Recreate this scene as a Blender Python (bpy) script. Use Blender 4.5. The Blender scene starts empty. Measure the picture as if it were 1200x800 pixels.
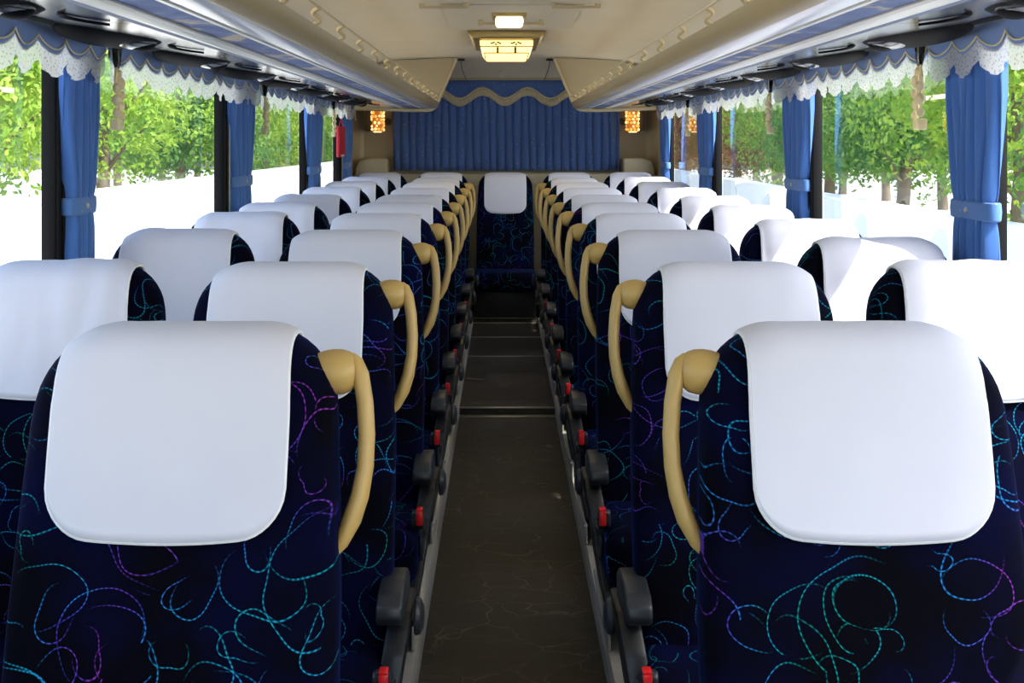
import bpy, bmesh, math, random
from mathutils import Vector, Matrix, noise
random.seed(7)
SC = bpy.context.scene
COL = SC.collection
PI = math.pi

# ------------------------------------------------------------------ camera, sky, sun, exposure
H = 1.35
cd = bpy.data.cameras.new('camera'); cam = bpy.data.objects.new('camera', cd); COL.objects.link(cam)
cam.location = (-0.027, 0, H); cam.rotation_euler = (PI/2, 0, 0)
cd.sensor_width = 36; cd.lens = 43.5; cd.shift_x = 12/1200; cd.shift_y = -234/1200
cd.clip_start = 0.05; cd.clip_end = 400
SC.camera = cam
W = bpy.data.worlds.new('world'); SC.world = W; W.use_nodes = True
wn = W.node_tree.nodes; wl = W.node_tree.links
sky = wn.new('ShaderNodeTexSky'); sky.sky_type = 'NISHITA'; sky.sun_disc = False
sky.sun_elevation = math.radians(50); sky.sun_rotation = math.radians(120); sky.air_density = 1.0; sky.dust_density = 2.5
wn['Background'].inputs[1].default_value = 0.55
wl.new(sky.outputs[0], wn['Background'].inputs[0])
sd = bpy.data.lights.new('sun', 'SUN'); sd.energy = 6.5; sd.angle = math.radians(0.6); sd.color = (1.0, 0.95, 0.86)
sun = bpy.data.objects.new('sun', sd); COL.objects.link(sun)
sdir = Vector((0.62, -0.46, 0.92)).normalized()           # towards the sun
sun.rotation_euler = sdir.to_track_quat('Z', 'Y').to_euler(); sun.location = (20, -10, 25)
def portal(loc, rot, sx, sy):                             # guides the sky's light through a window opening; gives no light itself
    l = bpy.data.lights.new('portal', 'AREA'); l.shape = 'RECTANGLE'; l.size = sx; l.size_y = sy
    o = bpy.data.objects.new('portal', l); COL.objects.link(o); o.location = loc; o.rotation_euler = rot
    l.cycles.is_portal = True
portal((-1.27, 4.0, 1.22), (0, -PI/2, 0), 0.9, 11.4)
portal((1.27, 4.0, 1.22), (0, PI/2, 0), 0.9, 11.4)
portal((0, -1.75, 1.25), (PI/2, 0, 0), 2.3, 1.4)
SC.view_settings.view_transform = 'Standard'; SC.view_settings.look = 'None'
SC.view_settings.gamma = 1.0; SC.view_settings.use_curve_mapping = False
SC.view_settings.exposure = 0.42
SC.cycles.max_bounces = 10; SC.cycles.diffuse_bounces = 6; SC.cycles.transparent_max_bounces = 24
SC.cycles.use_denoising = True

# ------------------------------------------------------------------ material helpers
def mat(name, col=(.5,.5,.5), rough=.5, metal=0.0, **kw):
    m = bpy.data.materials.new(name); m.use_nodes = True
    b = m.node_tree.nodes['Principled BSDF']
    b.inputs['Base Color'].default_value = (*col, 1); b.inputs['Roughness'].default_value = rough
    b.inputs['Metallic'].default_value = metal
    for k, v in kw.items():
        b.inputs[k.replace('_', ' ')].default_value = (*v, 1) if isinstance(v, tuple) else v
    return m
class NT:
    def __init__(s, m): s.t = m.node_tree; s.n = s.t.nodes; s.l = s.t.links; s.b = s.n.get('Principled BSDF')
    def new(s, typ, **kw):
        n = s.n.new(typ)
        for k, v in kw.items(): setattr(n, k, v)
        return n
    def put(s, sock, v):
        if hasattr(v, 'is_linked'): s.l.new(v, sock)
        else: sock.default_value = v
    def math(s, op, a, b=None, c=None, clamp=False):
        n = s.new('ShaderNodeMath', operation=op, use_clamp=clamp)
        s.put(n.inputs[0], a)
        if b is not None: s.put(n.inputs[1], b)
        if c is not None: s.put(n.inputs[2], c)
        return n.outputs[0]
    def vmath(s, op, a, b=None, scale=None):
        n = s.new('ShaderNodeVectorMath', operation=op); s.put(n.inputs[0], a)
        if b is not None: s.put(n.inputs[1], b)
        if scale is not None: s.put(n.inputs['Scale'], scale)
        return n.outputs[1] if op in ('LENGTH', 'DISTANCE', 'DOT_PRODUCT') else n.outputs[0]
    def noise(s, vec, scale, detail=2.0, dims='3D', rough=.5):
        n = s.new('ShaderNodeTexNoise', noise_dimensions=dims); s.l.new(vec, n.inputs['Vector'])
        n.inputs['Scale'].default_value = scale; n.inputs['Detail'].default_value = detail; n.inputs['Roughness'].default_value = rough
        return n
    def ramp(s, fac, stops, interp='LINEAR'):
        n = s.new('ShaderNodeValToRGB'); s.put(n.inputs[0], fac); e = n.color_ramp.elements
        n.color_ramp.interpolation = interp
        while len(e) < len(stops): e.new(.5)
        for i, (p, c) in enumerate(stops): e[i].position = p; e[i].color = (*c, 1)
        return n.outputs[0]
    def mix(s, fac, a, b, mode='MIX'):
        n = s.new('ShaderNodeMix', data_type='RGBA', blend_type=mode); s.put(n.inputs[0], fac)
        for i, v in ((6, a), (7, b)):
            if hasattr(v, 'is_linked'): s.l.new(v, n.inputs[i])
            else: n.inputs[i].default_value = (*v, 1)
        return n.outputs[2]
    def bump(s, h, strength=.3, dist=.005):
        n = s.new('ShaderNodeBump'); s.l.new(h, n.inputs['Height']); n.inputs['Strength'].default_value = strength
        n.inputs['Distance'].default_value = dist; s.l.new(n.outputs[0], s.b.inputs['Normal'])
def coords(t, kind='Object'):
    return t.new('ShaderNodeTexCoord').outputs[kind]

def fabric_material():
    m = mat('seat_velour', (.003,.004,.03), .9, Sheen_Weight=.12, Sheen_Roughness=.3, Sheen_Tint=(.02,.10,1.0), Specular_IOR_Level=.08)
    t = NT(m); b = t.b
    uv = coords(t, 'UV')
    oi = t.new('ShaderNodeObjectInfo').outputs['Random']
    comb = t.new('ShaderNodeCombineXYZ'); t.put(comb.inputs[0], t.math('MULTIPLY', oi, 7.3)); t.put(comb.inputs[1], t.math('MULTIPLY', oi, 3.1))
    base = t.vmath('ADD', uv, comb.outputs[0])
    wob = t.noise(base, 9.0, 1.0, '2D').outputs['Color']
    wob = t.vmath('SCALE', t.vmath('SUBTRACT', wob, (.5,.5,.5)), scale=.035)
    p0 = t.vmath('ADD', base, wob)
    total = None; hue = t.noise(base, 5.0, 1.0, '2D').outputs['Fac']
    def add(x):
        nonlocal total
        total = x if total is None else t.math('MAXIMUM', total, x)
    for k, (scale, off, rmin, rmax, wd) in enumerate(((9.0,(0,0,0),.018,.05,.00115),(11.0,(3.7,1.9,0),.012,.042,.0010),(7.5,(8.1,5.3,0),.026,.06,.0011),(5.0,(4.4,8.2,0),.05,.09,.0011))):
        p = t.vmath('ADD', p0, off)
        v = t.new('ShaderNodeTexVoronoi', voronoi_dimensions='2D', feature='F1'); t.l.new(p, v.inputs['Vector'])
        v.inputs['Scale'].default_value = scale; v.inputs['Randomness'].default_value = .9
        d = t.vmath('SUBTRACT', p, v.outputs['Position'])
        L = t.vmath('LENGTH', d)
        sep = t.new('ShaderNodeSeparateXYZ'); t.l.new(d, sep.inputs[0])
        sc = t.new('ShaderNodeSeparateColor'); t.l.new(v.outputs['Color'], sc.inputs[0])
        r = t.math('MULTIPLY_ADD', sc.outputs[0], rmax-rmin, rmin)
        ang = t.math('ARCTAN2', sep.outputs[1], sep.outputs[0])
        r2 = t.math('MULTIPLY_ADD', t.math('SINE', t.math('MULTIPLY_ADD', ang, 2.0, t.math('MULTIPLY', sc.outputs[1], 6.28))), .006, r)
        e = t.math('ABSOLUTE', t.math('SUBTRACT', L, r2))
        ring = t.math('SUBTRACT', 1.0, t.math('DIVIDE', e, wd), clamp=True)
        ring = t.math('MULTIPLY', ring, 1.6, clamp=True)
        dash = t.math('SINE', t.math('MULTIPLY', ang, t.math('DIVIDE', r, .0011)))
        dash = t.math('MULTIPLY_ADD', dash, .45, .6, clamp=True)
        arc = t.math('SINE', t.math('ADD', ang, t.math('MULTIPLY', sc.outputs[2], 6.28)))
        arc = t.math('MULTIPLY_ADD', arc, .7, .45, clamp=True)
        add(t.math('MULTIPLY', t.math('MULTIPLY', ring, dash), arc))
    colr = t.ramp(hue, [(.28,(.0,.30,.26)),(.44,(.01,.34,.55)),(.56,(.02,.24,.70)),(.65,(.09,.06,.55)),(.76,(.26,.04,.42))])
    nb = t.noise(base, 6.0, 3.0, '2D').outputs['Fac']
    basec = t.ramp(nb, [(.40,(.0003,.0003,.003)),(.75,(.0004,.0011,.024))])
    t.l.new(t.mix(total, basec, colr), b.inputs['Base Color'])
    t.bump(t.noise(uv, 500, 1.0, '2D').outputs['Fac'], .15, .001)
    return m
M = {}
M['fabric'] = fabric_material()
def cloth(name, c1, c2, scale=300, rough=.85, sheen=.2, spots=None, bump=.12):
    m = mat(name, c1, rough, Sheen_Weight=sheen); t = NT(m); o = coords(t)
    n = t.noise(o, 7, 3).outputs['Fac']
    c = t.mix(n, c1, c2)
    if spots:
        v = t.new('ShaderNodeTexVoronoi', feature='F1'); t.l.new(o, v.inputs['Vector']); v.inputs['Scale'].default_value = spots
        k = t.math('LESS_THAN', v.outputs['Distance'], .11)
        c = t.mix(t.math('MULTIPLY', k, .55), c, (.55,.62,.75))
    t.l.new(c, t.b.inputs['Base Color'])
    t.bump(t.noise(o, scale, 2).outputs['Fac'], bump, .002)
    return m
M['cover'] = cloth('white_cover', (.71,.70,.81), (.77,.76,.86), 250, .75, .1, bump=.03)
M['hem'] = mat('white_hem', (.86,.86,.90), .7)
M['curtain'] = cloth('blue_curtain', (.055,.16,.50), (.07,.20,.58), 300)
M['tieback'] = cloth('blue_tieback', (.075,.19,.52), (.10,.24,.60), 200, spots=35)
M['rear_curtain'] = cloth('rear_blue_curtain', (.045,.10,.30), (.055,.125,.36), 300, spots=30)
M['valance'] = cloth('blue_valance', (.15,.25,.55), (.21,.33,.64), 200)
M['fringe'] = cloth('tan_fringe', (.42,.36,.24), (.55,.48,.33), 90)
M['gold'] = mat('gold_cord', (.90,.76,.42), .5)
M['bead'] = mat('cream_gold_bead', (.92,.84,.62), .3, .0)
t_ = NT(M['bead']); tl_ = t_.new('ShaderNodeBsdfTranslucent'); tl_.inputs[0].default_value = (.98,.88,.60,1)
x_ = t_.new('ShaderNodeMixShader'); x_.inputs[0].default_value = .35; t_.l.new(t_.b.outputs[0], x_.inputs[1]); t_.l.new(tl_.outputs[0], x_.inputs[2])
t_.l.new(x_.outputs[0], t_.n['Material Output'].inputs[0])
M['handle'] = mat('tan_plastic', (.56,.36,.115), .42)
M['black'] = mat('black_plastic', (.007,.0075,.009), .42)
M['grey_plastic'] = mat('dark_grey_plastic', (.022,.024,.028), .36)
M['red'] = mat('red_plastic', (.75,.012,.015), .35)
M['metal'] = mat('brushed_aluminium', (.62,.60,.55), .32, 1.0)
M['dull_metal'] = mat('worn_aluminium', (.50,.48,.43), .4, .4)
M['red_cloth'] = mat('red_cloth', (.55,.01,.03), .6)
def lace():
    m = mat('white_lace', (.82,.80,.76), .9); t = NT(m); o = coords(t, 'UV')
    v = t.new('ShaderNodeTexVoronoi', feature='F1', voronoi_dimensions='2D'); t.l.new(o, v.inputs['Vector']); v.inputs['Scale'].default_value = 80
    hole = t.math('LESS_THAN', v.outputs['Distance'], .2)
    tr = t.new('ShaderNodeBsdfTransparent'); tl = t.new('ShaderNodeBsdfTranslucent'); tl.inputs[0].default_value = (.85,.82,.76,1)
    a = t.new('ShaderNodeMixShader'); a.inputs[0].default_value = .45; t.l.new(t.b.outputs[0], a.inputs[1]); t.l.new(tl.outputs[0], a.inputs[2])
    f = t.math('MULTIPLY_ADD', hole, .35, .18)
    c = t.new('ShaderNodeMixShader'); t.l.new(f, c.inputs[0]); t.l.new(a.outputs[0], c.inputs[1]); t.l.new(tr.outputs[0], c.inputs[2])
    t.l.new(c.outputs[0], t.n['Material Output'].inputs[0])
    return m
M['lace'] = lace()
def glass():
    m = bpy.data.materials.new('window_glass'); m.use_nodes = True; t = NT(m); t.n.remove(t.b)
    g = t.new('ShaderNodeNewGeometry')
    c = t.math('ABSOLUTE', t.vmath('DOT_PRODUCT', g.outputs['Incoming'], g.outputs['Normal']))
    fr = t.math('MULTIPLY_ADD', t.math('POWER', t.math('SUBTRACT', 1.0, c), 4.5), 1.0, .09, clamp=True)
    tr = t.new('ShaderNodeBsdfTransparent'); tr.inputs[0].default_value = (.93,.97,.96,1)
    gl = t.new('ShaderNodeBsdfGlossy'); gl.inputs['Roughness'].default_value = .01
    x = t.new('ShaderNodeMixShader'); t.l.new(fr, x.inputs[0])
    t.l.new(tr.outputs[0], x.inputs[1]); t.l.new(gl.outputs[0], x.inputs[2]); t.l.new(x.outputs[0], t.n['Material Output'].inputs[0])
    return m
M['glass'] = glass()
def floor_mat():
    m = mat('dark_slate_vinyl', (.03,.024,.018), .5); t = NT(m); o = coords(t)
    wob = t.vmath('SCALE', t.noise(o, 5, 3).outputs['Color'], scale=.22)
    p = t.vmath('ADD', o, wob)
    v = t.new('ShaderNodeTexVoronoi', feature='DISTANCE_TO_EDGE'); t.l.new(p, v.inputs['Vector']); v.inputs['Scale'].default_value = 6.5
    v2 = t.new('ShaderNodeTexVoronoi', feature='F1'); t.l.new(p, v2.inputs['Vector']); v2.inputs['Scale'].default_value = 6.5
    ln = t.math('SUBTRACT', 1.0, t.math('DIVIDE', v.outputs['Distance'], .022), clamp=True)
    n = t.noise(t.vmath('MULTIPLY', o, (3,9,1)), 3, 5, rough=.65).outputs['Fac']
    base = t.ramp(n, [(.3,(.007,.0055,.0045)),(.55,(.022,.017,.012)),(.75,(.055,.043,.03))])
    base = t.mix(.5, base, t.mix(t.new('ShaderNodeSeparateColor').outputs[0], base, base))
    sc = t.new('ShaderNodeSeparateColor'); t.l.new(v2.outputs['Color'], sc.inputs[0])
    base = t.mix(t.math('MULTIPLY', sc.outputs[0], .55), base, (.012,.010,.008))
    msk = t.math('MULTIPLY_ADD', t.noise(o, 6, 1).outputs['Fac'], 3.5, -1.3, clamp=True)
    c = t.mix(t.math('MULTIPLY', t.math('MULTIPLY', ln, .85), msk), base, (.16,.12,.085))
    t.l.new(c, t.b.inputs['Base Color']); t.bump(n, .1, .002)
    return m
M['floor'] = floor_mat()
def beige(name, c, rough=.6, var=.06):
    m = mat(name, c, rough); t = NT(m); o = coords(t); n = t.noise(o, 2.5, 3).outputs['Fac']
    t.l.new(t.mix(n, tuple(x*(1-var) for x in c), tuple(min(1, x*(1+var)) for x in c)), t.b.inputs['Base Color'])
    t.bump(t.noise(o, 400, 1).outputs['Fac'], .06, .001)
    return m
M['ceiling'] = beige('beige_headliner', (.66,.605,.49), .7)
M['wall'] = beige('beige_wall_panel', (.46,.40,.27), .45)
M['fascia'] = beige('tan_rack_fascia', (.40,.31,.15), .4)
M['trim_tan'] = beige('tan_trim', (.55,.46,.28), .4)
M['lower'] = beige('grey_wall_panel', (.30,.29,.27), .6)
M['carpet'] = beige('dark_platform', (.03,.03,.033), .9)
M['silver'] = mat('silver_strip', (.66,.66,.68), .3, .9)
M['white_strip'] = mat('white_diffuser', (.86,.85,.80), .35)
M['navy'] = cloth('navy_trim', (.07,.11,.24), (.09,.14,.30), 200)
def cloud():
    m = mat('blue_cloud_fabric', (.2,.25,.45), .7); t = NT(m); o = coords(t)
    wob = t.vmath('SCALE', t.noise(o, 4, 2).outputs['Color'], scale=.35)
    n = t.noise(t.vmath('MULTIPLY', t.vmath('ADD', o, wob), (3.0,4.5,1)), 1.6, 3).outputs['Fac']
    t.l.new(t.ramp(n, [(.40,(.10,.15,.36)),(.55,(.15,.21,.44)),(.61,(.45,.42,.42)),(.64,(.62,.52,.38)),(.68,(.22,.27,.48))]), t.b.inputs['Base Color'])
    return m
M['cloud'] = cloud()
M['gloss_panel'] = mat('glossy_grey_panel', (.09,.095,.10), .16, .5)
M['gloss_black'] = mat('gloss_black', (.006,.006,.007), .12)
M['pod_black'] = mat('black_pod_plastic', (.004,.004,.005), .55, Specular_IOR_Level=.02)
M['rubber'] = mat('black_window_rubber', (.004,.004,.005), .6, Specular_IOR_Level=.2)
M['bead_strip'] = mat('pale_pillar_bead', (.55,.52,.48), .4)
def emit(name, c, s, tex=None):
    m = mat(name, c, .3); t = NT(m); t.b.inputs['Emission Color'].default_value = (*c, 1); t.b.inputs['Emission Strength'].default_value = s
    return m
M['lamp_glass'] = emit('lit_amber_glass', (1.0,.74,.26), 1.5)
M['lamp_white'] = emit('lit_warm_white_glass', (1.0,.84,.50), 1.7)
M['cove'] = emit('warm_fill_glow', (1.0,.95,.84), 4.0)  # glow of the added strips that brighten the ceiling, not a known lamp
M['mosaic'] = emit('lit_amber_mosaic', (1.0,.48,.08), .75)
M['mosaic_pale'] = emit('lit_pale_mosaic', (1.0,.78,.34), 1.0)
M['amber_dark'] = emit('dim_amber_glass', (.55,.16,.02), .5)
M['dark_red'] = mat('dark_red_glass', (.12,.005,.008), .3)
M['brass'] = mat('antique_brass', (.42,.32,.14), .35, .9)
M['box_grey'] = mat('grey_brown_box', (.10,.085,.06), .55)
def leaf(name, c1, c2):
    m = mat(name, c1, .6); t = NT(m); o = coords(t); n = t.noise(o, 1.6, 3).outputs['Fac']
    c = t.mix(t.math('MULTIPLY_ADD', n, 3, -1, clamp=True), c1, c2)
    t.l.new(c, t.b.inputs['Base Color'])
    tl = t.new('ShaderNodeBsdfTranslucent'); t.l.new(c, tl.inputs[0])
    x = t.new('ShaderNodeMixShader'); x.inputs[0].default_value = .45; t.l.new(t.b.outputs[0], x.inputs[1]); t.l.new(tl.outputs[0], x.inputs[2])
    t.l.new(x.outputs[0], t.n['Material Output'].inputs[0])
    return m
M['leaf_lime'] = leaf('lime_leaves', (.16,.34,.03), (.42,.55,.07))
M['leaf_green'] = leaf('green_leaves', (.07,.22,.045), (.25,.40,.07))
M['leaf_autumn'] = leaf('autumn_leaves', (.20,.18,.05), (.40,.17,.07))
M['bark'] = beige('bark', (.16,.12,.08), .9, .3)
M['ground'] = beige('pale_concrete_ground', (.62,.61,.58), .9)
M['blown_out_white'] = beige('blown_out_background', (.82,.82,.80), .85, .03)  # overexposure put into the colour: white for blown-out ground and vehicles

# ------------------------------------------------------------------ mesh helpers
class MB:
    def __init__(s): s.v = []; s.f = []; s.uv = {}; s.mi = []
    def add(s, vs, fs, m=0):
        o = len(s.v); s.v += [tuple(v) for v in vs]
        for f in fs: s.f.append(tuple(i+o for i in f)); s.mi.append(m)
        return o
    def bm(s, bm, m=0):
        bm.verts.index_update(); s.add([v.co for v in bm.verts], [[v.index for v in f.verts] for f in bm.faces], m); bm.free(); return s
    def grid(s, rows, closed=False, m=0):
        n = len(rows[0]); vs = [p for r in rows for p in r]; fs = []
        for i in range(len(rows)-1):
            for j in range(n if closed else n-1):
                k = (j+1) % n; fs.append((i*n+j, i*n+k, (i+1)*n+k, (i+1)*n+j))
        s.add(vs, fs, m); return s
    def box(s, x0, x1, y0, y1, z0, z1, bev=0.0, seg=2, m=0):
        b = bmesh.new(); bmesh.ops.create_cube(b, size=1)
        for v in b.verts:
            v.co = ((x0+x1)/2 + v.co.x*abs(x1-x0), (y0+y1)/2 + v.co.y*abs(y1-y0), (z0+z1)/2 + v.co.z*abs(z1-z0))
        if bev > 0: bmesh.ops.bevel(b, geom=b.edges[:], offset=bev, segments=seg, profile=.5, affect='EDGES')
        return s.bm(b, m)
    def poly(s, pts, axis, a0, a1, bev=0.0, seg=2, m=0, shear=None):
        # extrude a polygon; axis 'x': pts are (y,z); axis 'y': pts are (x,z); axis 'z': pts (x,y)
        b = bmesh.new()
        mk = {'x': lambda p, a: (a, p[0], p[1]), 'y': lambda p, a: (p[0], a, p[1]), 'z': lambda p, a: (p[0], p[1], a)}[axis]
        A = [b.verts.new(mk(p, a0)) for p in pts]; B = [b.verts.new(mk(p, a1)) for p in pts]
        b.faces.new(A); b.faces.new(B[::-1])
        for i in range(len(pts)): j = (i+1) % len(pts); b.faces.new((A[j], A[i], B[i], B[j]))
        bmesh.ops.recalc_face_normals(b, faces=b.faces[:])
        if bev > 0: bmesh.ops.bevel(b, geom=b.edges[:], offset=bev, segments=seg, profile=.5, affect='EDGES', clamp_overlap=True)
        if shear:
            for v in b.verts: v.co = shear(v.co)
        return s.bm(b, m)
    def tube(s, pts, r, n=8, closed=False, cap=True, flat=None, m=0):
        P = [Vector(p) for p in pts]; rows = []; N = len(P); up = None
        for i in range(N):
            a = P[i-1] if (i > 0 or closed) else P[i]; b = P[(i+1) % N] if (i < N-1 or closed) else P[i]
            t = (b-a); t = t.normalized() if t.length > 1e-9 else Vector((0,0,1))
            if up is None: up = t.orthogonal().normalized()
            up = (up - t*up.dot(t)); up = up.normalized() if up.length > 1e-6 else t.orthogonal().normalized()
            sd = t.cross(up); rr = r[i] if isinstance(r, (list, tuple)) else r
            ring = []
            for k in range(n):
                a_ = 2*PI*k/n; off = up*math.cos(a_)*rr + sd*math.sin(a_)*rr
                if flat: off = Vector((off.x*flat[0], off.y*flat[1], off.z*flat[2]))
                ring.append(P[i]+off)
            rows.append(ring)
        if closed: rows.append(rows[0])
        s.grid(rows, True, m)
        if cap and not closed:
            for ring in (rows[0], rows[-1]): s.add(ring, [tuple(range(n))], m)
        return s
    def lathe(s, prof, org=(0,0,0), axis=(0,0,1), n=24, m=0):
        q = Vector((0,0,1)).rotation_difference(Vector(axis)); o = Vector(org); rows = []
        for r, h in prof:
            rows.append([o + q @ Vector((r*math.cos(2*PI*k/n), r*math.sin(2*PI*k/n), h)) for k in range(n)])
        s.grid(rows, True, m); return s
    def ball(s, c, rx, ry, rz, nu=16, nv=10, m=0):
        rows = []
        for i in range(nv+1):
            a = -PI/2 + PI*i/nv
            rows.append([(c[0]+rx*math.cos(a)*math.cos(2*PI*k/nu), c[1]+ry*math.cos(a)*math.sin(2*PI*k/nu), c[2]+rz*math.sin(a)) for k in range(nu)])
        s.grid(rows, True, m); return s
    def obj(s, name, mats, parent=None, smooth=True, uvf=None, weld=True, angle=40):
        me = bpy.data.meshes.new(name); me.from_pydata(s.v, [], s.f)
        ms = mats if isinstance(mats, (list, tuple)) else [mats]
        for q in ms: me.materials.append(q)
        for p, k in zip(me.polygons, s.mi): p.material_index = k
        if uvf:
            ul = me.uv_layers.new(name='UVMap')
            for lp in me.loops: ul.data[lp.index].uv = uvf(lp.vertex_index, me.vertices[lp.vertex_index].co)
        b = bmesh.new(); b.from_mesh(me)
        if weld: bmesh.ops.remove_doubles(b, verts=b.verts[:], dist=1e-5)
        bmesh.ops.recalc_face_normals(b, faces=b.faces[:]); b.to_mesh(me); b.free()
        if smooth:
            for p in me.polygons: p.use_smooth = True
            me.set_sharp_from_angle(angle=math.radians(angle))
        o = bpy.data.objects.new(name, me); COL.objects.link(o)
        if parent: o.parent = parent
        return o
def tag(o, label, cat, group=None, kind=None):
    o['label'] = label; o['category'] = cat
    if group: o['group'] = group
    if kind: o['kind'] = kind
    return o
def thing(name, label, cat, loc=(0,0,0), group=None):
    o = bpy.data.objects.new(name, None); o.empty_display_size = .1; COL.objects.link(o); o.location = loc
    return tag(o, label, cat, group)
def struct(o): o['kind'] = 'structure'; return o
def kids(o): return [c for c in bpy.data.objects if c.parent == o]
KIDS = {}
def dup(root, loc, label=None, group=None):
    def cp(o, par):
        c = o.copy(); COL.objects.link(c); c.parent = par
        for k in KIDS.setdefault(o.name, kids(o)): cp(k, c)
        return c
    r = cp(root, None); r.location = loc
    if label: r['label'] = label
    if group: r['group'] = group
    return r

# ------------------------------------------------------------------ the setting
Y0, Y1 = -1.7, 10.0
WX = 1.24
mb = MB(); mb.box(-.26, .26, Y0, 6.12, -.06, 0); mb.box(-.26, .26, 6.12, 9.02, -.06, .03); mb.box(-.26, .26, 9.02, Y1, -.06, .06)
struct(mb.obj('floor', M['floor'], smooth=False))
for s, nm in ((-1, 'left'), (1, 'right')):
    mb = MB(); mb.box(s*.245, s*(WX+.02), Y0, Y1, -.06, .06)
    o = struct(mb.obj('floor_'+nm, M['carpet'], smooth=False))
    mb = MB(); mb.poly([(s*.236, 0), (s*.236, .05), (s*.242, .066), (s*.275, .068), (s*.275, .0605), (s*.2455, .0605), (s*.2455, 0)], 'y', Y0, 9.02)
    struct(mb.obj('baseboard_'+nm, M['dull_metal'], smooth=False))
    # side wall below and above the windows
    mb = MB(); mb.box(s*WX, s*(WX+.05), Y0, Y1, -.06, .78); mb.box(s*(WX-.03), s*WX, Y0, 9.55, .76, .80, .006)
    mb.box(s*WX, s*(WX+.05), Y0, Y1, 1.66, 2.02)
    mb.box(s*WX, s*(WX+.05), 9.72, Y1, .78, 1.66)
    struct(mb.obj('wall_'+nm, M['lower'] if 0 else M['wall'], smooth=False))
# metal strips across the aisle
def strip(y, z, w, h, label, name='floor_strip'):
    mb = MB(); mb.box(-.236, .236, y-w/2, y+w/2, z, z+h, .0015)
    return tag(mb.obj(name, M['metal']), label, 'floor strip', 'metal strips across the aisle floor')
strip(6.09, 0, .05, .004, 'wide metal strip across aisle at foot of nearest step')
strip(6.135, .0302, .018, .006, 'bright narrow metal nosing on edge of nearest aisle step')
strip(7.6, .0302, .012, .005, 'thin metal strip across dark aisle floor, second beyond the step')
strip(8.35, .0302, .012, .005, 'thin metal strip across aisle floor, third from camera')
strip(9.0, .0302, .016, .006, 'metal strip across aisle at foot of the rear bench')
strip(9.06, .0602, .045, .006, 'wide metal nosing strip just below the rear bench')
mb = MB(); mb.box(-.115, -.005, -.006, .006, 0, .005, .001)
o = tag(mb.obj('metal_rod', M['metal']), 'thin bright metal rod lying at left edge of aisle floor', 'rod'); o.location = (-.12, 6.85, .0305); o.rotation_euler = (0,0,-.35)
# ceiling
mb = MB(); prof = []
for x, z in ((-1.24,1.74),(-1.17,1.84),(-1.04,1.92),(-.85,1.958),(-.6,1.972),(-.3,1.978),(0,1.98),(.3,1.978),(.6,1.972),(.85,1.958),(1.04,1.92),(1.17,1.84),(1.24,1.74)): prof.append((x,z))
mb.grid([[(x, y, z) for x, z in prof] for y in (Y0, 3, 6, 9.25)])
rear = [[(x, y, z + dz if z > 1.7 else z) for x, z in prof] for y, dz in ((9.25,0),(9.5,-.02),(9.75,-.07),(9.9,-.12),(10.0,-.2))]
mb.grid(rear)
mb.grid([[(x, y, z+.05) for x, z in prof] for y in (Y0, Y1)])
struct(mb.obj('ceiling', M['ceiling']))
# back wall with a shallow shelf under the curtain
mb = MB(); mb.box(-1.29, 1.29, Y1, Y1+.06, -.06, 2.02)
mb.box(-1.22, 1.22, 9.80, Y1, -.05, 1.10, .03)
struct(mb.obj('wall_back', M['wall']))
# front bulkhead around the windscreen opening (behind the camera)
mb = MB(); mb.box(-1.29, 1.29, Y0-.06, Y0, -.06, .6); mb.box(-1.29, 1.29, Y0-.06, Y0, 1.93, 2.03)
struct(mb.obj('wall_front', M['wall'], smooth=False))
mb = MB(); mb.grid([[(-1.24, Y0-.03, .6), (1.24, Y0-.03, .6)], [(-1.24, Y0-.03, 1.93), (1.24, Y0-.03, 1.93)]])
struct(mb.obj('window_1', M['glass'], smooth=False))
# side windows: panes between black pillars
posts = {-1: [(3.28, 3.42), (5.25, 5.38), (7.45, 7.56), (8.95, 9.2)], 1: [(3.12, 3.22), (4.92, 5.03), (7.16, 7.28), (9.15, 9.32)]}
wn_ = 2; tn = 1
for s in (-1, 1):
    edges = [Y0] + [q for p in posts[s] for q in p] + [9.72]
    for i in range(0, len(edges), 2):
        a, b = edges[i], edges[i+1]
        mb = MB(); mb.grid([[(s*(WX+.012), a, .78), (s*(WX+.012), b, .78)], [(s*(WX+.012), a, 1.66), (s*(WX+.012), b, 1.66)]])
        w = struct(mb.obj('window_%d' % wn_, M['glass'], smooth=False)); wn_ += 1
        f = MB()
        f.box(s*(WX-.004), s*(WX+.03), a, b, .775, .80); f.box(s*(WX-.004), s*(WX+.03), a, b, 1.64, 1.665)
        f.obj('window_frame', M['rubber'], w, smooth=False)
    for a, b in posts[s]:
        mb = MB(); mb.box(s*(WX-.03), s*(WX+.010), a, b, .78, 1.67, .006)
        mb.box(s*(WX-.042), s*(WX-.025), a+(b-a)*.25, a+(b-a)*.75, .79, 1.66, .004)
        mb.box(s*(WX-.036), s*(WX-.028), a+.006, a+.03, .79, 1.66, .003)
        p = struct(mb.obj('trim_%d' % tn, M['rubber'])); tn += 1
        g = MB(); g.box(s*(WX-.047), s*(WX-.041), a+(b-a)*.42, a+(b-a)*.50, .79, 1.66, .002)
        g.obj('bead', M['bead_strip'], p)

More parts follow.
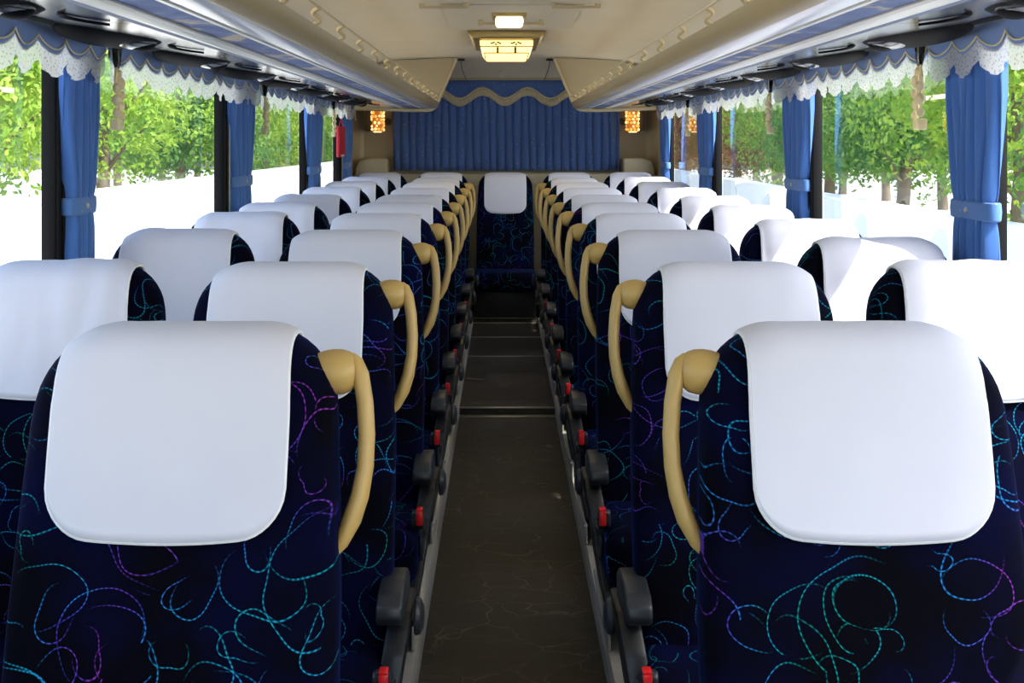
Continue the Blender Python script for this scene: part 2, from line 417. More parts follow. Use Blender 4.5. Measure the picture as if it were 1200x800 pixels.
# ------------------------------------------------------------------ seats
ZT, R_, RT, T_, SL, ZB = 1.092, .102, .062, .062, .22, .34
def wz(z): return .200 + .016*min(1, max(0, (ZT-z)/.35))
def BP(xi, kind, q, off=0.0):
    """point on the backrest: kind 'front' (q = height), 'arc' (q = 0..1), 'back' (q = height)"""
    ax = min(1.0, abs(xi)); x0 = ax*.200
    c = max(0.0, x0-(.200-R_)); zt = ZT - R_ + math.sqrt(max(0, R_*R_-c*c))
    g = (1-ax**5)**(1/5) if ax < 1 else 0.0
    if kind == 'arc':
        a = PI*q; ca, sa = math.cos(a), math.sin(a)
        y = -(T_*g+off)*math.copysign(abs(ca)**.75, ca); z = zt-RT + (RT+off)*abs(sa)**.75
    else:
        z = q; fat = T_ + .012*min(1, max(0, (ZT-z)/.5)) - .008*math.exp(-((ZT-.36-z)/.12)**2)
        y = (-1 if kind == 'front' else 1)*((fat if kind == 'front' else T_)*g+off)
        if kind == 'front': y -= .010*g*0
    x = xi*wz(z)
    return (x, y-(ZT-z)*SL, z), zt
def xis(n, lim=1.0):
    out = []
    for i in range(n+1):
        u = -1+2*i/n; out.append(lim*math.copysign(1-(1-abs(u))**2.2, u))
    return out
def backrest_mesh(name, parent, mirror=1):
    mb = MB(); cols = []; uvs = []
    for xi in xis(28):
        (_, zt) = BP(xi, 'arc', 0); col = []; nf = 14
        for i in range(nf): col.append(BP(xi, 'front', ZB+(zt-RT-ZB)*i/nf)[0])
        for i in range(11): col.append(BP(xi, 'arc', i/10)[0])
        for i in range(1, 9): col.append(BP(xi, 'back', zt-RT-(zt-RT-ZB)*i/8)[0])
        L = 0; pv = None
        for p in col:
            if pv: L += math.dist(pv, p)
            uvs.append((p[0], L)); pv = p
        cols.append(col)
    mb.grid(cols)
    n = len(cols[0])
    mb.add([c[0] for c in cols]+[c[-1] for c in cols], [(i, i+1, len(cols)+i+1, len(cols)+i) for i in range(len(cols)-1)])
    uvs += [(c[0][0], c[0][1]) for c in cols]+[(c[-1][0], c[-1][1]) for c in cols]
    mb.obj(name, M['fabric'], parent, uvf=lambda i, co: uvs[i], weld=False, angle=70)
def cover_mesh(parent, seed, wrinkle, length=.262, shift=0.0):
    mb = MB(); cols = []; C = .765; RC = .055; XC = C*.2; zc = ZT-length
    edge = []
    def off(x, z, base=.0045):
        n = noise.noise(Vector((x*14+seed*3.3, z*3.0, seed*1.7)))
        n2 = noise.noise(Vector((x*4+seed, z*9, 4+seed)))
        return base + wrinkle*(.6*abs(n)+.4*abs(n2))
    N = 30
    for i in range(N+1):
        u = -1+2*i/N; xi = C*math.copysign(1-(1-abs(u))**1.6, u)+shift
        xx = abs(xi-shift)*.2; c = max(0, xx-(XC-RC)); zb = zc+RC-math.sqrt(max(0, RC*RC-c*c)) + .012*(xx/XC)**2
        (_, zt) = BP(xi, 'arc', 0); col = []
        taper = lambda z: 1-.05*max(0, (ZT-.10-z)/.185)
        nf = 16
        for k in range(nf):
            z = zb+(zt-RT-zb)*k/nf; xj = shift+(xi-shift)*taper(z); col.append(BP(xj, 'front', z, off(xj*.2, z))[0])
        for k in range(13):
            z = zt-RT+.06*k/12; col.append(BP(xi, 'arc', k/12, off(xi*.2, z)*(1-.5*math.sin(PI*k/12)))[0])
        for k in range(1, 6): z = zt-RT-(.11)*k/5; col.append(BP(xi, 'back', z, .005)[0])
        cols.append(col)
    mb.grid(cols)
    o = mb.obj('headrest_cover', M['cover'], parent, angle=80)
    so = o.modifiers.new('thickness', 'SOLIDIFY'); so.thickness = .003; so.offset = 1
    # hem: a fine raised welt around the cloth's edge
    loop = [cols[0][k] for k in range(len(cols[0])-1, 0, -1)] + [c[0] for c in cols] + [cols[-1][k] for k in range(1, len(cols[0]))]
    h = MB(); h.tube(loop, .0032, 6)
    h.obj('hem', M['hem'], o)
    return o
def cushion(parent, y0=-.52, y1=-.02, w=.222, z0=.24, z1=.385):
    mb = MB(); n = 20; rows = []
    mb.box(-w, w, y0, y1, z0, z1, .045, 4)
    mb.obj('cushion', M['fabric'], parent, uvf=lambda i, co: (co.x+.5, co.y-co.z), angle=60)
def base(parent):
    mb = MB(); mb.box(-.17, .17, -.43, -.06, .14, .245, .01)
    for x in (-.13, .13): mb.box(x-.03, x+.03, -.36, -.12, .0605, .15, .006)
    mb.box(-.16, .16, -.40, -.08, .0605, .075, .004)
    mb.obj('seat_base', M['black'], parent)
def aisle_fittings(parent, a):
    """a = +1: the aisle is on the +x side of the seat"""
    X = lambda v: a*v
    # tan grab handle: knob and curved bar
    mb = MB()
    yk = -(ZT-1.035)*SL
    mb.lathe([(0,.0),(.026,.0),(.0295,.010),(.0315,.022),(.031,.034),(.028,.044),(.022,.051),(.012,.055),(0,.056)], (X(.176), yk+.005, 1.030), (a,0,0), 24)
    gh = mb.obj('grab_handle', M['handle'], parent)
    pts = [(x-.007, z+.02*max(0,(1.05-z)/.28)) for x, z in [(.228,1.052),(.236,1.043),(.243,1.025),(.250,.985),(.2535,.94),(.2525,.895),(.246,.855),(.236,.822),(.222,.79),(.210,.77)]]
    q = MB(); q.tube([(X(x), -(ZT-z)*SL+.004, z) for x, z in pts], [.006,.010,.0115,.0115,.0115,.0115,.0125,.013,.010,.004], 12, flat=(1,1.35,1))
    q.obj('bar', M['handle'], gh)
    # armrest
    mb = MB()
    mb.poly([(-.085,.478),(-.12,.498),(-.20,.503),(-.265,.498),(-.296,.484),(-.30,.462),(-.288,.445),(-.25,.441),(-.17,.43),(-.12,.40),(-.085,.42)], 'x', X(.197), X(.246), .0065, 3)
    ar = mb.obj('armrest', M['grey_plastic'], parent)
    k = MB(); k.lathe([(0,.0),(.034,.0),(.036,.004),(.033,.012),(.022,.018),(0,.020)], (X(.262), -.185, .425), (a,0,0), 20)
    k.obj('pivot_cap', M['grey_plastic'], ar)
    # slanting side panel under the armrest
    mb = MB()
    sh = lambda co: Vector((co.x - a*max(0, (.44-co.z))*.155, co.y, co.z))
    mb.poly([(-.04,.43),(-.20,.44),(-.255,.425),(-.285,.39),(-.31,.30),(-.43,.215),(-.45,.15),(-.40,.12),(-.08,.12),(-.03,.2)], 'x', X(.215), X(.258), .006, 2, shear=sh)
    sp = mb.obj('side_panel', M['black'], parent)
    k = MB(); k.box(X(.205), X(.212), -.44, -.06, .0690, .13, .002)
    k.tube([(X(.2135), y, .128+.018*math.sin((y+.05)*9)) for y in [-.47+.02*i for i in range(23)]], .006, 6)
    k.obj('skirt', M['dull_metal'], parent)
    k = MB(); k.box(X(.222), X(.240), -.40, -.35, .345, .375, .004); k.box(X(.224), X(.232), -.43, -.33, .30, .35, .003)
    k.obj('recline_lever', M['grey_plastic'], parent)
    # belt buckle standing beside the cushion
    b = MB()
    b.poly([(-.43,.372),(-.452,.388),(-.452,.420),(-.440,.428),(-.405,.415),(-.39,.375)], 'x', X(.206), X(.236), .005, 2)
    b.tube([(X(.221), -.405, .38), (X(.222), -.39, .33), (X(.224), -.38, .28)], .008, 8)
    bk = b.obj('belt_buckle', M['grey_plastic'], parent)
    r = MB(); r.box(X(.218), X(.2345), -.4575, -.4505, .389, .426, .003, 2); r.box(X(.218), X(.2345), -.455, -.43, .4255, .431, .002)
    r.obj('release_button', M['red'], bk)

ORD = ['', 'first', 'second', 'third', 'fourth', 'fifth', 'sixth', 'seventh', 'eighth', 'ninth']
DIN = [None, 1.70, 2.57, 3.52, 4.35, 5.12, 5.88, 6.65, 7.47, 8.30]
DOUT = {-1: [None, 1.7, 2.60, 3.56, 4.40, 5.12, 5.90, 6.75, 7.6, 8.40], 1: [None, 1.7, 2.58, 3.22, 3.98, 4.85, 5.70, 6.58, 7.5, 8.35]}
RAISE = [0]*7 + [.004, .008, .012]
for s, side in ((-1, 'left'), (1, 'right')):
    protos = {}
    for inner in (True, False):
        for r in range(1, 10):
            if not inner and r == 1: continue            # wholly outside the frame
            d = DIN[r] if inner else DOUT[s][r]
            x = s*.946 if not inner else (-.459 if s < 0 else .452)
            loc = (x, d+.03, RAISE[r])
            if inner:
                lab = 'blue patterned seat with tan grab handle, %s from camera on %s of aisle' % (ORD[r], side)
            else:
                lab = 'blue patterned window seat, white cover, %s in view along the %s windows' % (ORD[r-1], side)
            grp = '%s seats %s of the aisle' % ('aisle' if inner else 'window', side)
            k = (inner, r % 3 if r > 3 else r)
            key = (inner, (r-1) % 3)
            if key in protos:
                dup(protos[key], loc, lab, grp)
            else:
                t = thing('coach_seat', lab, 'seat', loc, grp)
                backrest_mesh('backrest', t)
                cover_mesh(t, r+(10 if inner else 20)+s*5, .004 if inner else .020, shift=s*.04)
                cushion(t); base(t)
                if inner: aisle_fittings(t, -s)
                protos[key] = t
# rear bench: five seats side by side
bl = [(-.95,'rear bench seat in white cover at the far left corner'),(-.485,'rear bench seat in white cover just left of the centre seat'),(0,'rear centre seat facing down the aisle, white headrest cover'),(.485,'rear bench seat in white cover just right of the centre seat'),(.95,'rear bench seat in white cover at the far right corner')]
first = None
for x, lab in bl:
    loc = (x, 9.43, .02)
    if first is None:
        t = thing('bench_seat', lab, 'seat', loc, 'seats of the rear bench'); backrest_mesh('backrest', t)
        cover_mesh(t, 31, .002, length=.30); cushion(t, w=.228); 
        mb = MB(); mb.box(-.22, .22, -.44, -.06, .05, .245, .01); mb.obj('seat_base', M['black'], t)
        first = t
    else: dup(first, loc, lab, 'seats of the rear bench')

# ------------------------------------------------------------------ overhead racks and service panels
for s, side in ((-1, 'left'), (1, 'right')):
    rk = thing('luggage_rack', 'tan and silver overhead luggage rack running along the %s side' % side, 'luggage rack', (s*.85, 4, 1.60), 'overhead luggage racks')
    L = lambda x, y, z: (s*x - s*.85, y-4, z-1.60)
    def run(name, m, pts, y0=Y0, y1=9.2, smooth=True, wav=None):
        mb = MB(); q = [(s*x - s*.85, z-1.60) for x, z in pts]
        mb.poly(q, 'y', y0-4, y1-4, .0, 1); return mb.obj(name, m, rk, smooth=smooth)
    run('fascia', M['fascia'], [(.488,1.640),(.500,1.645),(.520,1.640),(.535,1.612),(.545,1.598),(.530,1.596),(.508,1.606)])
    run('silver_strip', M['silver'], [(.545,1.598),(.56,1.594),(.60,1.596),(.622,1.602),(.622,1.612),(.545,1.612)])
    run('piping', M['white_strip'], [(.622,1.597),(.632,1.597),(.632,1.612),(.622,1.612)])
    mb = MB(); rows = []
    for i in range(140):
        y = Y0+(9.2-Y0)*i/139
        rows.append([L(.632+(.09)*j/5, y, 1.604 + .004*math.sin(y*21+j*.9)*math.sin(PI*j/5)) for j in range(6)])
    mb.grid(rows); mb.obj('cloud_fabric_strip', M['cloud'], rk)
    run('brass_bead', M['dull_metal'], [(.722,1.600),(.732,1.597),(.742,1.600),(.742,1.612),(.722,1.612)])
    run('light_strip', M['white_strip'], [(.742,1.600),(.758,1.595),(.775,1.597),(.787,1.605),(.787,1.614),(.742,1.614)])
    run('navy_strip', M['navy'], [(.787,1.603),(.808,1.601),(.815,1.606),(.815,1.616),(.787,1.616)])
    run('shelf', M['fascia'], [(.52,1.618),(.815,1.618),(.815,1.632),(.52,1.640)])
    k = MB(); k.box(s*.585-s*.85, s*.600-s*.85, Y0+.1-4, 9.1-4, 1.655-1.60, 1.690-1.60, .003); k.obj('fill_strip', M['cove'], rk)  # added glowing strip, hidden behind the fascia, to lift the ceiling's brightness
    # guard rail with curved brackets
    g = MB(); g.tube([L(.474, y, 1.678) for y in (Y0, 9.1)], .0035, 6); gr = g.obj('guard_rail', M['trim_tan'], rk)
    y = -1.2
    while y < 9.1:
        b = MB()
        path = []
        for i in range(9):
            u = i/8; path.append(L(.474+.022*u+.012*math.sin(2*PI*u), y+.05*u, 1.678-.038*u))
        b.tube(path, .006, 6, flat=(1,1.8,1)); b.ball(L(.497, y+.055, 1.638), .006, .008, .006, 8, 6)
        b.obj('bracket', M['trim_tan'], rk); y += .47
    # end panel closing the rack off at the rear, with rounded tan frame
    pts = [(.365,1.975),(.50,1.655),(.515,1.622),(.54,1.60),(.575,1.592),(.70,1.590),(1.12,1.603),(1.12,1.66),(1.225,1.67),(1.225,1.75),(1.15,1.85),(.85,1.955)]
    mb = MB(); mb.poly([(s*x - s*.85, z-1.60) for x, z in pts], 'y', 9.205-4, 9.235-4); mb.obj('end_panel', M['wall'], rk, smooth=False)
    f = MB(); f.tube([L(x, 9.20, z-.006) for x, z in pts[:7]], .014, 8, flat=(1,1.4,1)); f.obj('end_frame', M['trim_tan'], rk)
    # glossy passenger service panels, one over each row
    first = None; ys = [-1.55+.85*i for i in range(13)]
    for i, y in enumerate(ys):
        if y+.84 > 9.21: break
        n = i-1
        lab = 'glossy grey reading-lamp panel under %s rack above the window valance, one of a long row' % side
        if first is None:
            t = thing('service_panel', lab, 'service panel', (s*1.0, y, 1.612), 'glossy panels under the %s rack' % side)
            surf = lambda u, v: (s*(.817+.316*u-1.0), .845*v, -.006+.033*u - .005*math.sin(PI*u)*(1+.6*math.sin(2*PI*v)))
            mb = MB(); mb.grid([[surf(b/14, a/28) for b in range(15)] for a in range(29)])
            mb.grid([[(s*(-.183), 0, .026), (s*.133, 0, .036)], [(s*(-.183), .845, .026), (s*.133, .845, .036)]])
            mb.obj('panel', M['gloss_panel'], t, weld=False)
            bez = lambda P, q: tuple((1-q)**2*P[0][k]+2*q*(1-q)*P[1][k]+q*q*P[2][k] for k in (0, 1))
            def crescent(A, B, dz):
                g = []
                for q in range(25):
                    a_, b_ = bez(A, q/24), bez(B, q/24); rw = []
                    for w in range(7):
                        u, v = a_[0]+(b_[0]-a_[0])*w/6, a_[1]+(b_[1]-a_[1])*w/6; p = surf(min(1,max(0,u)), min(1,max(0,v)))
                        rw.append((p[0], p[1], p[2]-dz-.006*math.sin(PI*w/6)))
                    g.append(rw)
                return g
            k = MB(); k.ball((s*.022, .45, .013), .108, .29, .032, 28, 14); k.obj('lamp_pod', M['pod_black'], t)
            k = MB(); k.ball((s*-.022, .50, .004), .050, .13, .028, 24, 12); k.obj('lamp_lens', M['gloss_panel'], t)
            k = MB(); k.ball((s*-.032, .52, .0), .036, .09, .027, 20, 10); k.obj('lens_inset', M['pod_black'], t)
            k = MB(); k.grid(crescent([(.86,.0),(1.15,.10),(.80,.22)], [(.86,.0),(.60,.10),(.80,.22)], .001)); k.obj('air_vent', M['pod_black'], t)
            k = MB(); k.grid(crescent([(.30,.78),(.62,.90),(.20,1.0)], [(.30,.78),(.48,.90),(.20,1.0)], .002)); k.obj('speaker_slot', M['pod_black'], t)
            first = t
        else: dup(first, (s*1.0, y, 1.612), lab, 'glossy panels under the %s rack' % side)

# ------------------------------------------------------------------ window valances, curtains, tassels
breaks = {-1: [-1.5, 3.52, 5.72, 8.05, 9.50], 1: [-1.5, 3.40, 5.30, 7.65, 9.40]}
vlab = ['nearest the camera', 'second from the camera', 'third from the camera', 'nearest the rear corner']
for s, side in ((-1, 'left'), (1, 'right')):
    for i in range(4):
        a, b = breaks[s][i]+.008, breaks[s][i+1]-.008
        t = thing('valance', 'blue scalloped window valance with white lace on the %s side, %s' % (side, vlab[i]), 'valance', (s*1.146, a, 1.643), 'lace-edged valances on the %s' % side)
        n = max(3, round((b-a)/.175)); per = (b-a)/n; N = n*12
        wave = lambda y: (1-abs(math.sin(PI*y/per))**.8)     # 1 at the peaks between scallops
        mb = MB(); lc = MB(); gp = []; uvs = []
        rows = []; lrows = []
        for k in range(N+1):
            y = (b-a)*k/N; w = wave(y); xo = s*(.005*math.sin(y*23)+.003*math.sin(y*13))
            zb = -.078+.030*w
            rows.append([(xo*(j/4), y, (zb)*j/4) for j in range(5)])
            gp.append((xo-s*.004, y, zb+.015))
            f = .004*math.sin(y*150)
            lz = -.133+.040*w
            lrows.append([(xo-s*.002+(f+xo*.6)*(j/4), y, (zb+.006)+(lz-zb-.006)*j/4) for j in range(5)])
        mb.grid(rows); o = mb.obj('valance_cloth', M['valance'], t, angle=80)
        md = o.modifiers.new('thickness', 'SOLIDIFY'); md.thickness = .004
        lc.grid(lrows); lc.obj('lace_edge', M['lace'], t, uvf=lambda i_, co: (co.y, co.z), angle=80)
        g = MB(); g.tube(gp, .0022, 6); g.obj('gold_piping', M['gold'], t)

def curtain(x, y0, y1, label, group, s):
    t = thing('window_curtain', label, 'curtain', (x, (y0+y1)/2, .86), group)
    w = (y1-y0); rows = []; nz = 36; ns = 80; tie = 1.175-.86
    for i in range(nz+1):
        z = .76*i/nz
        d = abs(z-tie); k = 1-.30*math.exp(-(d/.10)**2) - (.05 if z < tie else 0)
        if z > tie: k = min(1.0, .67+.33*min(1, (z-tie)/.30)**.8)
        else: k = .67+.08*min(1, (tie-z)/.12)
        amp = .016*(1 if d > .05 else .5+.5*d/.05)
        rw = []
        for j in range(ns+1):
            u = j/ns; ph = 2*PI*6.5*u
            rw.append((s*(-.012 + amp*math.sin(ph+.5*math.sin(z*5)) + .004*math.sin(ph*2.3+z*6) - .012*math.sin(PI*u)), (u-.5)*w*k + .006*math.cos(ph), z))
        rows.append(rw)
    mb = MB(); mb.grid(rows); o = mb.obj('curtain_cloth', M['curtain'], t, angle=80)
    md = o.modifiers.new('thickness', 'SOLIDIFY'); md.thickness = .003
    # tieback band
    mb = MB(); rows = []; ww = w*.37
    for z, e in ((-.024,.0),(-.021,.004),(0,.006),(.021,.004),(.024,.0)):
        rows.append([(s*(-.012)+(.024+e)*math.cos(2*PI*k/28)*abs(math.cos(2*PI*k/28))**-.3*1.0 if abs(math.cos(2*PI*k/28)) > 1e-3 else s*(-.012), (ww+e)*math.copysign(abs(math.sin(2*PI*k/28))**.6, math.sin(2*PI*k/28)), tie+z-.012*math.cos(4*PI*k/28)*0) for k in range(28)])
    mb.grid(rows, True); tb = mb.obj('tieback', M['tieback'], t)
    k = MB(); k.ball((-s*.042, -.02, tie), .006, .008, .008, 10, 6); k.obj('tieback_button', M['bead_strip'], tb)
    return t
cl = {-1: [(3.28,3.54),(5.27,5.78),(7.39,7.96),(9.02,9.55)], 1: [(3.01,3.37),(4.88,5.32),(7.12,7.64),(9.04,9.42)]}
for s, side in ((-1, 'left'), (1, 'right')):
    for i, (a, b) in enumerate(cl[s]):
        curtain(s*1.205, a, b, 'blue tied-back window curtain on the %s side, %s' % (side, vlab[i]), 'tied-back curtains on the %s' % side, s)
def tassel(x, y, s, label, group):
    t = thing('tassel', label, 'tassel', (x, y, 1.628), group)
    k = MB()
    k.tube([(0,-.012,.0),(0,-.006,-.05),(0,-.003,-.07)], [.012,.010,.006], 8); k.tube([(0,.012,.0),(0,.006,-.05),(0,.003,-.07)], [.012,.010,.006], 8)
    k.obj('dark_ribbon', M['gloss_black'], t)
    k = MB()
    for q, yy in enumerate((-.022, 0, .022)):
        k.tube([(0, yy*.2, -.06), (-s*.006, yy, -.10), (-s*.006, yy*1.1, -.20)], .003, 6)
    k.tube([(0,-.004,-.065),(-s*.004,-.03,-.10),(0,-.012,-.135),(0,0,-.15)], .004, 6); k.tube([(0,.004,-.065),(-s*.004,.03,-.10),(0,.012,-.135),(0,0,-.15)], .004, 6)
    k.obj('cord', M['gold'], t)
    rnd = random.Random(5)
    b = MB()
    for yy, zz, r in ((.0,-.085,.012),(.014,-.112,.018),(-.020,-.126,.015),(.026,-.146,.013),(-.022,-.160,.017),(.016,-.176,.015),(-.024,-.198,.013),(.022,-.205,.014)):
        b.ball((-s*.006, yy, zz), r*.8, r, r, 10, 6)
    b.obj('beads', M['bead'], t)
    f = MB(); f.box(-.012, .012, -.028, .028, -.245, -.214, .004); f.obj('tassel_end', M['bead'], t)
    return t
tl = ['nearest the camera', 'second along', 'third along']
for s, side in ((-1, 'left'), (1, 'right')):
    for i, y in enumerate(breaks[s][1:4]):
        tassel(s*1.122, y, s, 'gold beaded tassel hanging at a gap in the %s valance, %s' % (side, tl[i]), 'gold tassels on the %s' % side)
mb = MB(); mb.box(-.012, .012, -.16, .16, -.22, .0, .010, 3)
o = mb.obj('red_pouch', M['red_cloth']); o.location = (-1.17, 8.80, 1.46)
k = MB(); k.box(.0125, .015, -.10, .06, -.215, -.20, .001); k.obj('white_tag', M['white_strip'], o)
k = MB(); k.tube([(0,-.1,0),(0,0,.05),(0,.1,0)], .003, 6); k.obj('strap', M['red_cloth'], o)
tag(o, 'red pouch hanging under the lace by rear left window pillar', 'pouch')

# ------------------------------------------------------------------ rear curtain, its valance, corner panels, sconces
t = thing('rear_curtain', 'wide pleated blue curtain covering the rear window', 'curtain', (0, 9.93, 1.12))
for half, (xa, xb) in enumerate(((-.90, .012), (.006, .915))):
    rows = []; n = 280
    for i in range(13):
        z = .70*i/12; rw = []
        for j in range(n+1):
            u = j/n; x = xa+(xb-xa)*u; ph = x/.0640*PI
            ed = max(0, (abs(x)-.55)/.35)
            y = -.030*abs(math.sin(ph))**.5 - .010*math.sin(x*17+z*2)*ed - (.004*math.sin(z*7+x*30)) - .012
            rw.append((x+.004*math.sin(z*5+x*40), y, z))
        rows.append(rw)
    mb = MB(); mb.grid(rows); o = mb.obj('curtain_panel', M['rear_curtain'], t, angle=80)
    md = o.modifiers.new('thickness', 'SOLIDIFY'); md.thickness = .003
tv = thing('rear_valance', 'blue valance with wavy tan fringe above the rear curtain', 'valance', (0, 9.87, 1.84))
rows = []; fr = []; fr2 = []; n = 160
for j in range(n+1):
    x = -.52+1.04*j/n; zb = -.112 + .042*math.cos((x)*2*PI/.36 + PI) - .010*abs(x)
    rows.append([(x, .006*math.sin(x*45)*k/4, (zb)*k/4) for k in range(5)])
    fr.append([(x, -.004+.004*math.sin(x*300), zb+.016), (x, -.010+.004*math.sin(x*300), zb-.02), (x, -.006+.006*math.sin(x*300), zb-.052)])
    fr2.append((x, -.011, zb+.012))
mb = MB(); mb.grid(rows); o = mb.obj('valance_cloth', M['rear_curtain'], tv, angle=80); md = o.modifiers.new('thickness', 'SOLIDIFY'); md.thickness = .004
mb = MB(); mb.grid(fr); o = mb.obj('fringe', M['fringe'], tv, angle=80); md = o.modifiers.new('thickness', 'SOLIDIFY'); md.thickness = .003
mb = MB(); mb.tube(fr2, .006, 6); mb.obj('braid', M['trim_tan'], tv)
mb = MB(); mb.box(-.54, .54, 9.875, 10.0, 1.835, 1.86, .006); struct(mb.obj('trim_20', M['wall']))
for s, side in ((-1, 'left'), (1, 'right')):
    mb = MB()
    pts = [(s*.93,1.06),(s*.93,1.215),(s*.96,1.222),(s*1.08,1.222),(s*1.15,1.20),(s*1.18,1.14),(s*1.18,1.06)]
    mb.poly(pts, 'y', 9.74, 9.998, .015, 3)
    struct(mb.obj('trim_%d' % (22+s), M['wall']))
    # rounded rear corner pillar
    mb = MB(); rows = []
    for z in (.80, 1.2, 1.66):
        rows.append([(s*(1.24-.10*(1-math.cos(PI/2*k/8))), 9.60+.40*math.sin(PI/2*k/8), z) for k in range(9)])
    mb.grid(rows); mb.box(s*1.20, s*1.24, 9.52, 9.74, .78, 1.66, .01)
    struct(mb.obj('trim_%d' % (26+s), M['wall']))
    mb = MB(); mb.box(-.05, .05, -.03, .06, -.10, .10, .008, 2)
    t = thing('sconce_lamp', 'lit amber mosaic wall lamp in the rear %s corner' % side, 'lamp', (s*1.005, 9.76, 1.525), 'amber mosaic wall lamps')
    k = MB(); k.box(-s*.0, s*.10, .08, .20, -.09, .10, .006); k.obj('back_box', M['box_grey'], t)
    k = MB(); k.tube([(0,0,.09),(0,.06,.09),(0,.12,.08)], .010, 8); k.lathe([(0,-.095),(.044,-.095),(.046,-.09),(.046,.095),(.03,.10),(0,.10)], (0,0,0), (0,0,1), 20); k.obj('lamp_body', M['amber_dark'], t)
    rnd = random.Random(3+s); k = MB()
    for ring in range(7):
        for q in range(10):
            if rnd.random() < .12: continue
            a_ = 2*PI*(q+.5*(ring % 2)+rnd.uniform(-.15,.15))/10; z = -.078+.026*ring+rnd.uniform(-.004,.004)
            k.ball((.048*math.cos(a_), .048*math.sin(a_), z), .0115*rnd.uniform(.7,1.1), .0115*rnd.uniform(.7,1.1), .012*rnd.uniform(.7,1.1), 8, 5, 0 if rnd.random() < .55 else 1)
    k.box(-.03, .03, -.046, .02, -.103, -.092, .003, m=1)
    k.obj('mosaic_glass', [M['mosaic'], M['mosaic_pale']], t)
    k = MB(); k.lathe([(0,0),(.022,0),(.026,.012),(.024,.03),(0,.034)], (s*.945, 9.97, 1.51), (0,-1,0), 16); k.tube([(s*.945,9.97,1.51),(s*.945,9.95,1.535)], .008, 8)
    tag(k.obj('curtain_holdback', M['black']), 'small black curtain holdback knob beside the rear curtain, %s end' % side, 'holdback', 'rear curtain holdbacks')
    k = MB(); k.tube([(s*.335,9.3,1.955),(s*.33,9.5,1.90),(s*.31,9.84,1.842)], .003, 6); k.box(s*.335-.03, s*.335+.03, 9.27, 9.31, 1.957, 1.97, .004)
    tag(k.obj('black_cord', M['black']), 'thin black cord above the rear valance, %s one' % side, 'cord', 'cords above the rear valance')
k = MB(); k.tube([(.018*math.cos(2*PI*q/16)-.02, 9.70, 1.872+.018*math.sin(2*PI*q/16)) for q in range(16)], .004, 6, closed=True); k.tube([(-.02,9.70,1.89),(-.02,9.70,1.925)], .005, 6)
tag(k.obj('ceiling_hook', M['metal']), 'small metal ring hook under the ceiling above rear valance', 'hook')

# ------------------------------------------------------------------ ceiling lamps and fittings
ZC = 1.976
t = thing('ceiling_lamp', 'large lit amber glass ceiling lamp in dark bronze frame', 'lamp', (0, 7.0, ZC))
k = MB(); k.poly([(-.225,0),(-.19,-.045),(.19,-.045),(.225,0)], 'y', -.02, .92, .004); k.obj('housing', M['brass'], t)
k = MB(); k.poly([(-.152,-.045),(-.150,-.085),(-.125,-.122),(.125,-.122),(.150,-.085),(.152,-.045)], 'y', .02, .80, .01, 2); gs = k.obj('glass_shade', M['lamp_glass'], t)
k = MB()
for z, w in ((-.05,.154),(-.086,.152),(-.123,.126)): k.tube([(-w,.016,z),(w,.016,z)], .003, 6); k.tube([(-w,.80,z),(w,.80,z)], .003, 6)
for x in (-.126,.126): k.tube([(x,.018,-.124),(x,.80,-.124)], .003, 6)
k.obj('shade_wires', M['brass'], gs)
for x in (-.06, .055):
    k = MB()
    for q in range(5): k.ball((x-.024+.012*q, .0145, -.068+.006*math.sin(q*2.4)), .008, .003, .005, 8, 5)
    k.obj('flower_motif', M['box_grey'], gs)
for x in (-.05, .05):
    k = MB(); k.box(x-.006, x+.006, .012, .05, -.122, -.09, .002); k.obj('red_clip', M['dark_red'], gs)
t = thing('dome_lamp', 'small lit round-edged dome lamp on the ceiling before the large lamp', 'lamp', (.01, 5.95, ZC))
k = MB(); k.box(-.082, .082, 0, .22, -.022, .004, .006, 2); k.obj('lamp_base', M['brass'], t)
k = MB(); k.box(-.068, .068, .012, .20, -.062, -.02, .018, 4); k.obj('lens', M['lamp_white'], t)
t = thing('roof_hatch', 'beige roof hatch panel with hinge bar behind the small dome lamp', 'hatch', (.02, 6.2, ZC))
k = MB(); k.box(-.33, .33, -.55, .60, -.005, .004, .004, 2); k.obj('hatch_panel', M['ceiling'], t)
k = MB(); k.tube([(-.16,.10,-.024),(.16,.10,-.024)], .006, 8)
for x in (-.155, .155): k.box(x-.012, x+.012, .085, .115, -.034, -.008, .003)
k.obj('hinge_bar', M['trim_tan'], t)
for s, side in ((-1, 'left'), (1, 'right')):
    k = MB(); k.box(-.11, .11, -.012, .012, -.022, -.010, .004, 2)
    t = k.obj('grab_rail', M['trim_tan']); t.location = (s*.30+.01, 5.62, ZC)
    for x in (-.10, .10):
        k = MB(); k.box(x-.012, x+.012, -.014, .014, -.014, .006, .003); k.obj('end_mount', M['trim_tan'], t)
    tag(t, 'slim beige grab rail on the ceiling, %s one of the pair' % side, 'grab rail', 'ceiling grab rails')

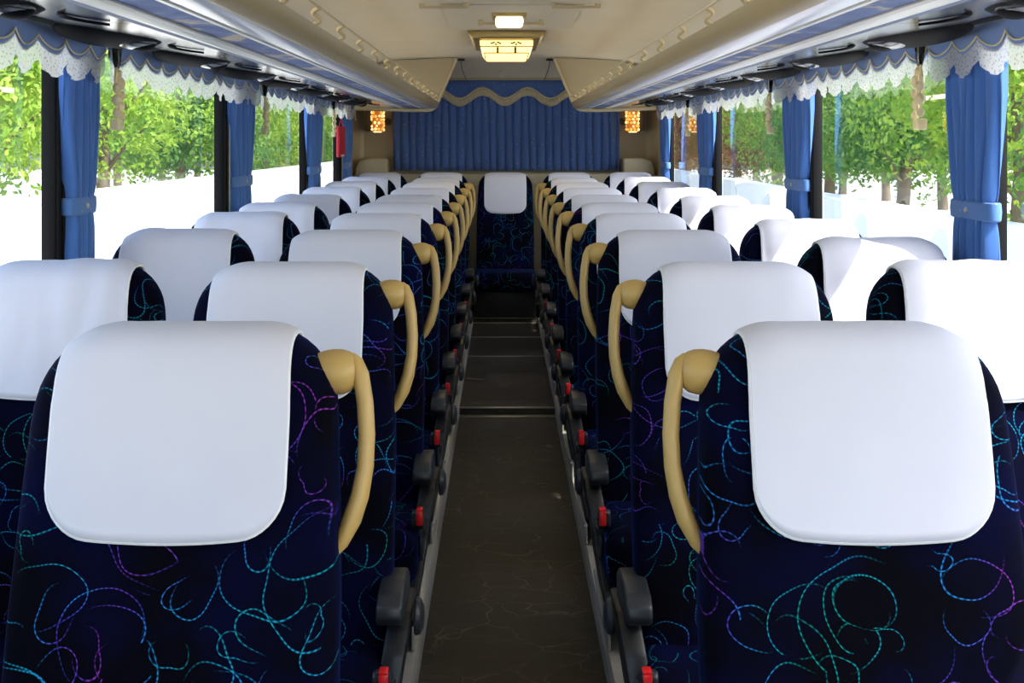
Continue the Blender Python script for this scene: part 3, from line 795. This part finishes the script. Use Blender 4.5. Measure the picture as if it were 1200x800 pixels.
# ------------------------------------------------------------------ outside
GZ = -1.15
mb = MB(); mb.box(-60, 60, -30, 110, GZ-.2, GZ); struct(mb.obj('ground', M['ground'], smooth=False))
for s, side, top in ((-1, 'left', .50), (1, 'right', .22)):
    mb = MB(); mb.box(s*6.4, s*6.65, -8, 90, GZ, top, .02); mb.box(s*6.35, s*6.7, -8, 90, top, top+.08, .02)  # added white wall in place of the overexposed ground and parked vehicles
    tag(mb.obj('blown_out_backdrop', M['blown_out_white']), 'white wall standing in for the overexposed background outside the %s windows' % side, 'wall')
def crown_mesh(seed, m, n=14000, lw=.078):
    rnd = random.Random(seed); mb = MB()
    cl_ = []
    for _ in range(28):
        q = rnd.uniform(0, 2*PI); e = 1.95*math.sqrt(rnd.random()); cl_.append((Vector((e*math.cos(q), e*math.sin(q), rnd.uniform(-1.2,2.6))), rnd.uniform(.7,1.2)))
    for _ in range(n):
        c, r = rnd.choice(cl_); d = Vector((rnd.gauss(0,1), rnd.gauss(0,1), rnd.gauss(0,1))).normalized()
        p = c + d*r*rnd.uniform(.75,1.05)
        nrm = (d + Vector((rnd.uniform(-.7,.7), rnd.uniform(-.7,.7), rnd.uniform(-.3,.8)))).normalized(); a = nrm.orthogonal().normalized(); b = nrm.cross(a)
        th = rnd.uniform(0, 2*PI); a, b = a*math.cos(th)+b*math.sin(th), b*math.cos(th)-a*math.sin(th); l = lw*rnd.uniform(.6,1.3)
        mb.add([p-a*l, p+b*l*.5+nrm*l*.1, p+a*l, p-b*l*.5+nrm*l*.1], [(0,1,2,3)])
    return mb
def tree(kind, m, seed, loc, label, group):
    t = thing('tree', label, 'tree', loc, group)
    crown_mesh(seed, m).obj('crown', m, t, smooth=False, weld=False).location = (0,0,3.0)
    k = MB(); k.tube([(0,0,0),(.05,.03,1.0),(0,.1,2.0),(.1,0,3.2),(.0,.0,4.6)], [.20,.16,.14,.10,.04], 10)
    for a in range(5):
        k.tube([(.03,.02,1.4+.3*a),(.6*math.cos(a*2.1),.6*math.sin(a*2.1),2.1+.3*a),(1.3*math.cos(a*2.1),1.3*math.sin(a*2.1),2.6+.35*a)], [.07,.05,.02], 6)
    k.obj('trunk', M['bark'], t)
    return t
protos = {}
for s, side in ((-1, 'left'), (1, 'right')):
    spots = [(9.4, 9+6.7*i) for i in range(11)] + [(16.2, 12+6.7*i) for i in range(13)]
    for i, (lx, y) in enumerate(spots):
        if s < 0: kd = ('lime', 'green', 'lime')[i % 3]
        else: kd = 'autumn' if i in (6, 7, 8, 9, 19, 20, 21) else ('green', 'green', 'lime')[i % 3]
        loc = (s*lx, y, GZ); back = i > 10
        lab = {'lime': 'bright lime-green tree', 'green': 'deep green leafy tree', 'autumn': 'reddish autumn tree'}[kd]
        lab += (' in the back row, beyond the %s windows' if back else ' just behind the white stand-in wall, beyond the %s windows') % side
        grp = '%s %s trees outside the %s windows' % ('back row' if back else 'front row', kd, side)
        if kd in protos:
            o = dup(protos[kd], loc, lab, grp)
        else:
            o = tree(kd, M['leaf_'+kd], {'lime': 3, 'green': 8, 'autumn': 15}[kd], loc, lab, grp); protos[kd] = o
        o.rotation_euler = (0, 0, i*1.3); q = (1.25 if back else 1.0); o.scale = (1.0, 1.0, q)
